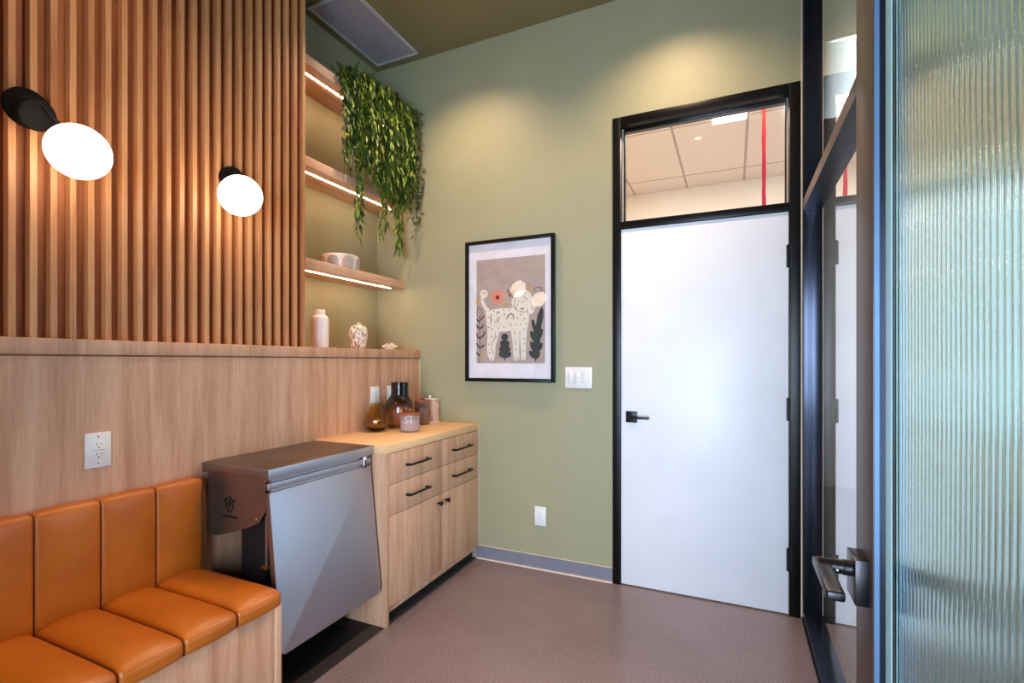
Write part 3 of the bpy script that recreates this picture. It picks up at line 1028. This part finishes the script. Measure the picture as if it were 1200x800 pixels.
for p in ART['spots']: blob(W2(p), .0058, .0030, 3, 10, rnd.uniform(0, PI))
for k_, w_ in (('leg_line', .0028), ('mid_line', .0025), ('arc', .006), ('sq1', .005), ('sq2', .005), ('sq3', .005), ('earl', .004), ('mouth', .003), ('nose', .0045)):
    stroke(ART[k_], w_, 3)
stroke([ART['ear_r'][6], ART['ear_r'][5], ART['ear_r'][4]], .003, 3)
me = link('print', bm, inks, A, smooth=False)
for p_ in me.data.polygons:
    pass

# ------------------------------------------------------------------ objects on the cabinet
ZT = 0.915
amber = tinted('amber_glass', (0.90, 0.70, 0.26, 1))
T = thing('teardrop_vase', 'amber glass teardrop vase with faint ribs, leftmost on the oak cabinet', 'vase', (-1.985, 2.395, ZT))
out = [(0, .0005), (.030, .0005), (.040, .004), (.058, .018), (.070, .036), (.0745, .055), (.072, .075), (.064, .098), (.052, .122), (.040, .146), (.031, .164), (.029, .172)]
inn = [(.026, .172), (.028, .163), (.037, .146), (.049, .122), (.061, .098), (.068, .075), (.0705, .055), (.066, .038), (.052, .022), (.030, .013), (0, .012)]
link('body', lathe(bmesh.new(), out + inn, (-1.985, 2.395, ZT), 64, rib=.012, nrib=16), amber, T)

# smoked ombre bottle
t = NT('smoked_ombre_glass')
sp = t.n('ShaderNodeSeparateXYZ'); tc = t.n('ShaderNodeTexCoord'); t.l(tc.outputs['Object'], sp.inputs[0])
f = t.math('DIVIDE', t.math('SUBTRACT', sp.outputs[2], ZT), 0.29)
t.l(t.ramp(f, [(0.0, (0.88, 0.68, 0.52, 1)), (0.36, (0.84, 0.62, 0.46, 1)), (0.56, (0.34, 0.24, 0.20, 1)), (0.75, (0.12, 0.09, 0.08, 1))]), t.b.inputs['Base Color'])
t.set(Roughness=0.03, IOR=1.45, Transmission_Weight=1.0)
cx, cy = -1.955, 2.585
T = thing('smoked_glass_bottle', 'tall wide-necked glass bottle shading from near black neck to pale brown base', 'vase', (cx, cy, ZT))
out = [(0, .0005), (.062, .0005), (.070, .006), (.078, .022), (.086, .05), (.090, .09), (.091, .125), (.088, .150), (.080, .172), (.068, .190), (.058, .204), (.055, .216), (.055, .286), (.0545, .290)]
inn = [(.051, .290), (.0515, .216), (.055, .201), (.065, .186), (.077, .168), (.085, .148), (.088, .125), (.087, .09), (.083, .052), (.074, .024), (.062, .010), (0, .009)]
link('body', lathe(bmesh.new(), out + inn, (cx, cy, ZT), 64), t.m, T)

def jar_glass(name, tint, milk):
    m = pane(name, tint, 1.0, .05)
    nt = m.node_tree
    out = nt.nodes['Material Output']
    src = out.inputs['Surface'].links[0].from_socket
    df = nt.nodes.new('ShaderNodeBsdfDiffuse'); df.inputs[0].default_value = (.72, .62, .58, 1)
    mx = nt.nodes.new('ShaderNodeMixShader'); mx.inputs[0].default_value = milk
    nt.links.new(src, mx.inputs[1]); nt.links.new(df.outputs[0], mx.inputs[2])
    nt.links.new(mx.outputs[0], out.inputs['Surface'])
    return m


ribbed = jar_glass('ribbed_clear_glass', (0.92, 0.88, 0.88, 1), .22)
smoke = jar_glass('smoky_clear_glass', (0.78, 0.72, 0.70, 1), .06)
lidw = plain('reddish_wood_lid', srgb(150, 78, 46), 0.45)
content = plain('pale_jar_filling', srgb(206, 186, 180), 0.8)
for nm, lab, cx, cy, r, hgt, gm, nr_ in (
        ('lidded_jar', 'short ribbed clear glass jar with a flat wooden lid, frontmost on the cabinet', -1.790, 2.468, .058, .100, ribbed, 40),
        ('lidded_jar', 'taller smoky glass jar with a wooden knobbed lid, behind the short ribbed jar', -1.925, 2.790, .052, .150, smoke, 0)):
    T = thing(nm, lab, 'jar', (cx, cy, ZT), 'lidded glass jars on the cabinet')
    out = [(0, .0005), (r * .93, .0005), (r, .006), (r, hgt)]
    inn = [(r - .003, hgt), (r - .0035, .009), (r * .85, .006), (0, .006)]
    link('jar_body', lathe(bmesh.new(), out + inn, (cx, cy, ZT), 160 if nr_ else 64, rib=.012, nrib=nr_), gm, T)
    ld = link('lid', lathe(bmesh.new(), [(0, hgt + .0005), (r - .004, hgt + .0005), (r + .001, hgt + .001), (r + .001, hgt + .009), (r - .002, hgt + .011), (0, hgt + .011)], (cx, cy, ZT), 64), lidw, T)
    link('knob', lathe(bmesh.new(), [(0, hgt + .011), (.007, hgt + .011), (.006, hgt + .017), (.013, hgt + .026), (.014, hgt + .032), (.010, hgt + .036), (0, hgt + .037)], (cx, cy, ZT), 28), lidw, ld)
    link('contents', lathe(bmesh.new(), [(0, .0065), (r - .006, .0095), (r - .006, hgt * .72), (0, hgt * .76)], (cx, cy, ZT), 48), content, T)
t = NT('rose_marbled_ceramic')
v = t.noise(t.coords((1, 1, .5)), 34, 4, .5, 1.6)
t.l(t.ramp(v, [(.40, srgb(236, 214, 200)), (.5, srgb(216, 150, 124)), (.58, srgb(240, 222, 208))]), t.b.inputs['Base Color'])
t.set(Roughness=.25)
cx, cy = -1.925, 2.915
T = thing('marbled_canister', 'square rose marbled canister with white edges, beside the green wall', 'canister', (cx, cy, ZT))
bm = bx(cx - .034, cx + .034, cy - .034, cy + .034, ZT + .008, ZT + .158, .002)
link('body', bm, t.m, T)
link('base_rim', bx(cx - .037, cx + .037, cy - .037, cy + .037, ZT + .0005, ZT + .0078, .001), M['white_plastic'], T)
ld = link('lid', bx(cx - .0365, cx + .0365, cy - .0365, cy + .0365, ZT + .1583, ZT + .166, .001), M['white_plastic'], T)
link('knob', lathe(bmesh.new(), [(0, .166), (.006, .166), (.004, .172), (.009, .180), (.006, .187), (0, .189)], (cx - .012, cy - .012, ZT), 20), M['white_plastic'], ld)
link('corner_edge', bx(cx - .036, cx - .030, cy - .036, cy - .030, ZT + .008, ZT + .158), M['white_plastic'], T)

# ------------------------------------------------------------------ objects on ledge and lowest shelf
ZL = 1.417
cer = plain('white_glazed_ceramic', srgb(244, 234, 224), .3)
cx, cy = -2.250, 2.206
T = thing('white_bottle_vase', 'tall matte white bottle vase with a short collar, standing on the ledge', 'vase', (cx, cy, ZL))
link('body', lathe(bmesh.new(), [(0, .0005), (.045, .0005), (.049, .004), (.050, .010), (.050, .168), (.048, .180), (.042, .190), (.032, .197), (.030, .201), (.030, .228), (.028, .231), (.024, .229), (.024, .2), (0, .198)], (cx, cy, ZL), 56), cer, T)
t = NT('mottled_glaze')
c = t.coords((1, 1, .55))
vo = t.noise(c, 62, 3, .6, .9)
t.l(t.ramp(vo, [(.44, srgb(150, 124, 96)), (.5, srgb(232, 216, 196)), (.62, srgb(240, 228, 212))]), t.b.inputs['Base Color'])
t.set(Roughness=.35)
cx, cy = -2.250, 2.535
T = thing('mottled_ginger_jar', 'small mottled brown and white ginger jar standing on the ledge', 'vase', (cx, cy, ZL))
link('body', lathe(bmesh.new(), [(0, .0005), (.036, .0005), (.044, .004), (.050, .03), (.057, .07), (.060, .105), (.058, .130), (.048, .148), (.034, .158), (.022, .161), (.021, .172), (.023, .177), (.018, .178), (.016, .165), (0, .163)], (cx, cy, ZL), 56), t.m, T)
# coral
cx, cy = -2.185, 2.775
T = thing('white_coral_ornament', 'small flat white coral ornament with many short branches, on the ledge corner', 'ornament', (cx, cy, ZL))
bm = bmesh.new()
rn = random.Random(11)
bmesh.ops.create_uvsphere(bm, u_segments=16, v_segments=8, radius=1, matrix=Matrix.Translation((cx, cy, ZL + .0085)) @ Matrix.Diagonal((.034, .034, .008, 1)))
for i in range(70):
    a = rn.uniform(0, 2 * PI); r = rn.uniform(.004, .030)
    o_ = Vector((cx + r * math.cos(a), cy + r * math.sin(a), ZL + .010))
    tip = Vector((cx + (r * 1.75 + .006) * math.cos(a), cy + (r * 1.75 + .006) * math.sin(a), ZL + .050 - r * .75 + rn.uniform(-.006, .006)))
    mid = (o_ + tip) / 2 + Vector((0, 0, .004))
    tube(bm, [o_, mid, tip], [.0040, .0034, .0022], 6)
link('branches', bm, cer, T)
# arch dish
t = NT('arch_pattern_glaze')
tc = t.n('ShaderNodeTexCoord'); sp = t.n('ShaderNodeSeparateXYZ')
mp = t.n('ShaderNodeMapping'); mp.inputs['Location'].default_value = (2.3255, -2.449, -1.925)
t.l(tc.outputs['Object'], mp.inputs['Vector']); t.l(mp.outputs[0], sp.inputs[0])
ang = t.math('ARCTAN2', sp.outputs[1], sp.outputs[0])
NA = 8
u = t.math('MULTIPLY', t.math('ADD', ang, PI), NA / (2 * PI))
cell = t.math('FLOOR', u)
fu = t.math('SUBTRACT', t.math('FRACT', u), .5)
dx = t.math('MULTIPLY', fu, 2 * PI * .122 / NA)
dz = t.math('MAXIMUM', t.math('SUBTRACT', sp.outputs[2], .045), 0.0)
rad = t.math('SQRT', t.math('ADD', t.math('MULTIPLY', dx, dx), t.math('MULTIPLY', dz, dz)))
ins = t.math('LESS_THAN', rad, .036)
alt = t.math('MODULO', cell, 2.0)
mixc = t.n('ShaderNodeMix', data_type='RGBA'); t.l(alt, mixc.inputs[0])
mixc.inputs[6].default_value = srgb(176, 166, 158); mixc.inputs[7].default_value = srgb(212, 182, 158)
mix2 = t.n('ShaderNodeMix', data_type='RGBA'); t.l(ins, mix2.inputs[0])
mix2.inputs[6].default_value = srgb(240, 222, 206); t.l(mixc.outputs[2], mix2.inputs[7])
t.l(mix2.outputs[2], t.b.inputs['Base Color'])
t.set(Roughness=.35)
cx, cy = -2.3255, 2.449
T = thing('arch_patterned_dish', 'round white ceramic dish painted with grey and tan arches, on the lowest shelf', 'dish', (cx, cy, 1.925))
link('body', lathe(bmesh.new(), [(0, .0005), (.110, .0005), (.118, .003), (.1215, .010), (.122, .078), (.119, .088), (.112, .094), (.106, .093), (.104, .085), (.104, .014), (0, .012)], (cx, cy, 1.925), 72), t.m, T)

# ------------------------------------------------------------------ hanging greenery
rg = random.Random(7)
leafA = NT('long_leaf_green')
v = leafA.noise(leafA.coords(), 26, 3)
leafA.l(leafA.ramp(v, [(.34, srgb(36, 56, 14)), (.5, srgb(78, 108, 22)), (.66, srgb(142, 152, 40))]), leafA.b.inputs['Base Color'])
leafA.set(Roughness=.5)
leafB = NT('ivy_leaf_green')
v = leafB.noise(leafB.coords(), 22, 3)
leafB.l(leafB.ramp(v, [(.36, srgb(36, 56, 24)), (.64, srgb(74, 92, 44))]), leafB.b.inputs['Base Color'])
leafB.set(Roughness=.5)
stemM = plain('green_stem', srgb(84, 92, 36), .6)
potM = plain('dark_planter', srgb(60, 56, 50), .6)
PX, PY, PZ = -2.25, 2.66, 3.0735
G = thing('hanging_greenery', 'dense trailing green foliage spilling down from the topmost alcove shelf', 'plant', (PX, PY, PZ))
link('planter', bx(-2.33, -2.215, 2.42, 2.92, PZ, PZ + 0.07, .006), potM, G)
bmL, bmI, bmS, bmF = bmesh.new(), bmesh.new(), bmesh.new(), bmesh.new()


def leaf(bm, p, d, up, L, w, bend=.25):
    """pointed leaf blade folded along its midrib"""
    d = d.normalized()
    s = d.cross(up)
    if s.length < 1e-3: s = d.cross(Vector((1, 0, 0)))
    s.normalize()
    n = s.cross(d).normalized()
    rows = []
    for t_, ww in ((0, .12), (.2, .75), (.45, 1.0), (.75, .62), (1, .0)):
        c = p + d * (L * t_) - n * (bend * L * t_ * t_)
        if ww < 1e-6:
            rows.append([bm.verts.new(c)])
        else:
            rows.append([bm.verts.new(c - s * w * ww * .5 + n * w * .12 * ww), bm.verts.new(c), bm.verts.new(c + s * w * ww * .5 + n * w * .12 * ww)])
    for a, b in zip(rows[:-1], rows[1:]):
        if len(b) == 3:
            bm.faces.new((a[0], a[1], b[1], b[0])); bm.faces.new((a[1], a[2], b[2], b[1]))
        else:
            bm.faces.new((a[0], a[1], b[0])); bm.faces.new((a[1], a[2], b[0]))


def ivy(bm, p, d, up, L):
    d = d.normalized(); s = d.cross(up)
    if s.length < 1e-3: s = d.cross(Vector((1, 0, 0)))
    s.normalize(); n = s.cross(d).normalized()
    out_ = [(0, 0), (-.30, -.12), (-.62, .10), (-.40, .38), (-.46, .72), (-.16, .66), (0, 1.0), (.16, .66), (.46, .72), (.40, .38), (.62, .10), (.30, -.12)]
    c = bm.verts.new(p + d * L * .4 + n * L * .06)
    vs = [bm.verts.new(p + s * a * L * .72 + d * b * L) for a, b in out_]
    for i in range(len(vs)):
        bm.faces.new((c, vs[i], vs[(i + 1) % len(vs)]))


def strand(y0, x0, ztip, kind, xt, yt, dens=1.0, start=0.0):
    z0 = PZ + rg.uniform(.05, .10)
    src = Vector((-2.26, y0 * .6 + 2.66 * .4, z0 - .01))
    pts = [src, Vector(((x0 - 2.26) / 2, y0, z0 + rg.uniform(.0, .03))), Vector((x0, y0, z0 - .05))]
    L = z0 - .05 - ztip
    n = max(6, int(L / .035))
    for i in range(1, n + 1):
        f = i / n
        pts.append(Vector((x0 + (xt - x0) * f + .008 * math.sin(6 * f + y0 * 40), y0 + (yt - y0) * f + .010 * math.sin(5 * f + x0 * 50), z0 - .05 - L * f)))
    tube(bmS, pts, .0016, 5)
    for i in range(1, len(pts) - 1):
        p = pts[i]
        f = i / len(pts)
        if f < start or i < 2: continue
        cnt = {'long': 3, 'ivy': 1, 'fern': 5}[kind]
        cnt = max(1, int(round(cnt * dens)))
        for j in range(cnt):
            a = rg.uniform(0, 2 * PI)
            q = p + Vector((0, 0, rg.uniform(-.02, .02)))
            o_ = Vector((math.cos(a), math.sin(a), 0))
            # keep leaves out of the wall and off the shelf fronts
            if q.y > 2.90: o_.y = -abs(o_.y)
            if q.x < -2.15: o_.x = abs(o_.x)
            if kind == 'long':
                leaf(bmL, q, o_ * rg.uniform(.5, .95) + Vector((0, 0, -rg.uniform(.7, 1.2))), Vector((0, 0, 1)), rg.uniform(.050, .088) * (1.3 if start > .25 else 1), rg.uniform(.012, .019) * (1.2 if start > .25 else 1), .2)
            elif kind == 'fern':
                leaf(bmF, q, o_ + Vector((0, 0, -rg.uniform(.5, .9))), Vector((0, 0, 1)), rg.uniform(.03, .05), .007, .2)
            else:
                pt = q + o_ * rg.uniform(.008, .022)
                ivy(bmI, pt, o_ * .5 + Vector((0, 0, -1)), o_ * -1 + Vector((0, 0, .2)), rg.uniform(.026, .040))


for i in range(130):
    f = rg.random()
    y0 = 2.38 + .53 * f
    x0 = rg.uniform(-2.178, -2.10) if i % 2 else rg.uniform(-2.178, -2.04)
    lowest = 2.56 - .24 * f + .12 * abs(f - .35)
    zt = lowest + abs(rg.gauss(0, .20))
    strand(y0, x0, min(zt, 2.95), 'long' if rg.random() < .72 else 'fern', x0 + rg.uniform(-.01, .03), min(2.92, y0 + rg.uniform(-.03, .03)))
for i in range(26):
    strand(rg.uniform(2.29, 2.50), rg.uniform(-2.178, -2.13), rg.uniform(2.52, 2.85), 'long' if i % 3 else 'ivy', rg.uniform(-2.175, -2.13), rg.uniform(2.29, 2.50))
# individual longer trails
for y0, x0, zt, kd, st, dn in ((2.415, -2.165, 2.115, 'long', .55, .55), (2.44, -2.15, 2.17, 'long', .4, .6), (2.43, -2.17, 2.14, 'ivy', .4, 1),
                          (2.66, -2.165, 2.19, 'long', .4, .5), (2.70, -2.15, 2.24, 'long', .3, .7), (2.84, -2.15, 2.10, 'long', .3, .9), (2.83, -2.14, 2.14, 'long', .3, .8),
                          (2.33, -2.17, 2.50, 'ivy', 0, 1), (2.31, -2.168, 2.62, 'ivy', 0, 1), (2.35, -2.165, 2.46, 'ivy', 0, 1), (2.34, -2.165, 2.55, 'long', .1, .7),
                          (2.90, -2.05, 2.35, 'ivy', 0, 1), (2.92, -2.03, 2.26, 'ivy', .1, 1), (2.91, -2.07, 2.20, 'ivy', .3, 1), (2.91, -2.02, 2.42, 'ivy', 0, 1),
                          (2.88, -2.05, 2.48, 'ivy', 0, 1), (2.80, -2.08, 2.40, 'long', .1, .9), (2.86, -2.08, 2.34, 'long', .1, .9), (2.76, -2.12, 2.36, 'long', 0, .9)):
    strand(y0, x0, zt, kd, x0, y0, dn, st)
# crown of leaves on the shelf top
nv = {id(b_): len(b_.verts) for b_ in (bmL, bmI)}
for i in range(340):
    a = Vector((rg.uniform(-2.30, -2.12), rg.uniform(2.36, 2.92), PZ + rg.uniform(.03, .10)))
    o_ = Vector((rg.uniform(-.3, 1), rg.uniform(-.8, .4), rg.uniform(-.4, .7)))
    if a.x < -2.17: o_.x, o_.z = abs(o_.x), abs(o_.z) + .1
    (leaf(bmL, a, o_, Vector((0, 0, 1)), rg.uniform(.04, .07), rg.uniform(.010, .016), .3) if i % 3 else ivy(bmI, a, o_, Vector((0, 0, 1)), rg.uniform(.026, .036)))
for b_ in (bmL, bmI):
    b_.verts.ensure_lookup_table()
    for v_ in list(b_.verts)[nv[id(b_)]:]:
        if v_.co.z < 3.080 and v_.co.x < -2.13: v_.co.z = 3.080 + .3 * abs(v_.co.z - 3.08)
for b_ in (bmL, bmI, bmF):
    for v_ in b_.verts:
        if v_.co.x < -2.190 and (3.010 < v_.co.z < 3.0755 or 2.436 < v_.co.z < 2.506): v_.co.x = -2.190
        v_.co.y = min(v_.co.y, 2.966)
link('long_leaves', bmL, leafA.m, G, smooth=False)
link('fern_leaves', bmF, leafA.m, G, smooth=False)
link('ivy_leaves', bmI, leafB.m, G, smooth=False)
link('stems', bmS, stemM, G)

# ------------------------------------------------------------------ hall things seen through the transom
T = thing('hall_ceiling_light', 'bright rectangular ceiling light in the hall, seen through the transom glass', 'ceiling light', (-.04, 4.5, 3.4))
link('panel', bx(-.165, .095, 4.26, 4.57, 3.372, 3.396), M['hall_panel'], T, smooth=False)
link('housing', bx(-.171, .101, 4.254, 4.576, 3.386, 3.3995), M['white_plastic'], T, smooth=False)
T = thing('hall_ceiling_light', 'large bright ceiling light of the hall, seen through the upper storefront pane', 'ceiling light', (.72, 4.2, 3.4))
link('panel', bx(.47, .95, 3.70, 4.85, 3.372, 3.396), M['hall_panel'], T, smooth=False)
link('housing', bx(.46, .96, 3.69, 4.86, 3.386, 3.3995), M['white_plastic'], T, smooth=False)
bm = bmesh.new()
rr = random.Random(3)
pts = [(0.1635 + rr.uniform(-.0012, .0012), 3.30, 3.3995 - i * .05) for i in range(47)]
for a, b in zip(pts[:-1], pts[1:]):
    wa, wb = .0105 + .001 * math.sin(a[2] * 31), .0105 + .001 * math.sin(b[2] * 31)
    A4 = [(a[0] - wa, a[1], a[2]), (a[0] + wa, a[1], a[2]), (b[0] + wb, b[1], b[2]), (b[0] - wb, b[1], b[2])]
    prism(bm, A4, (0, .0015, 0))
tag(link('red_strap', bm, M['red'], smooth=False), 'narrow red strap hanging from the hall ceiling, seen through the transom', 'strap')
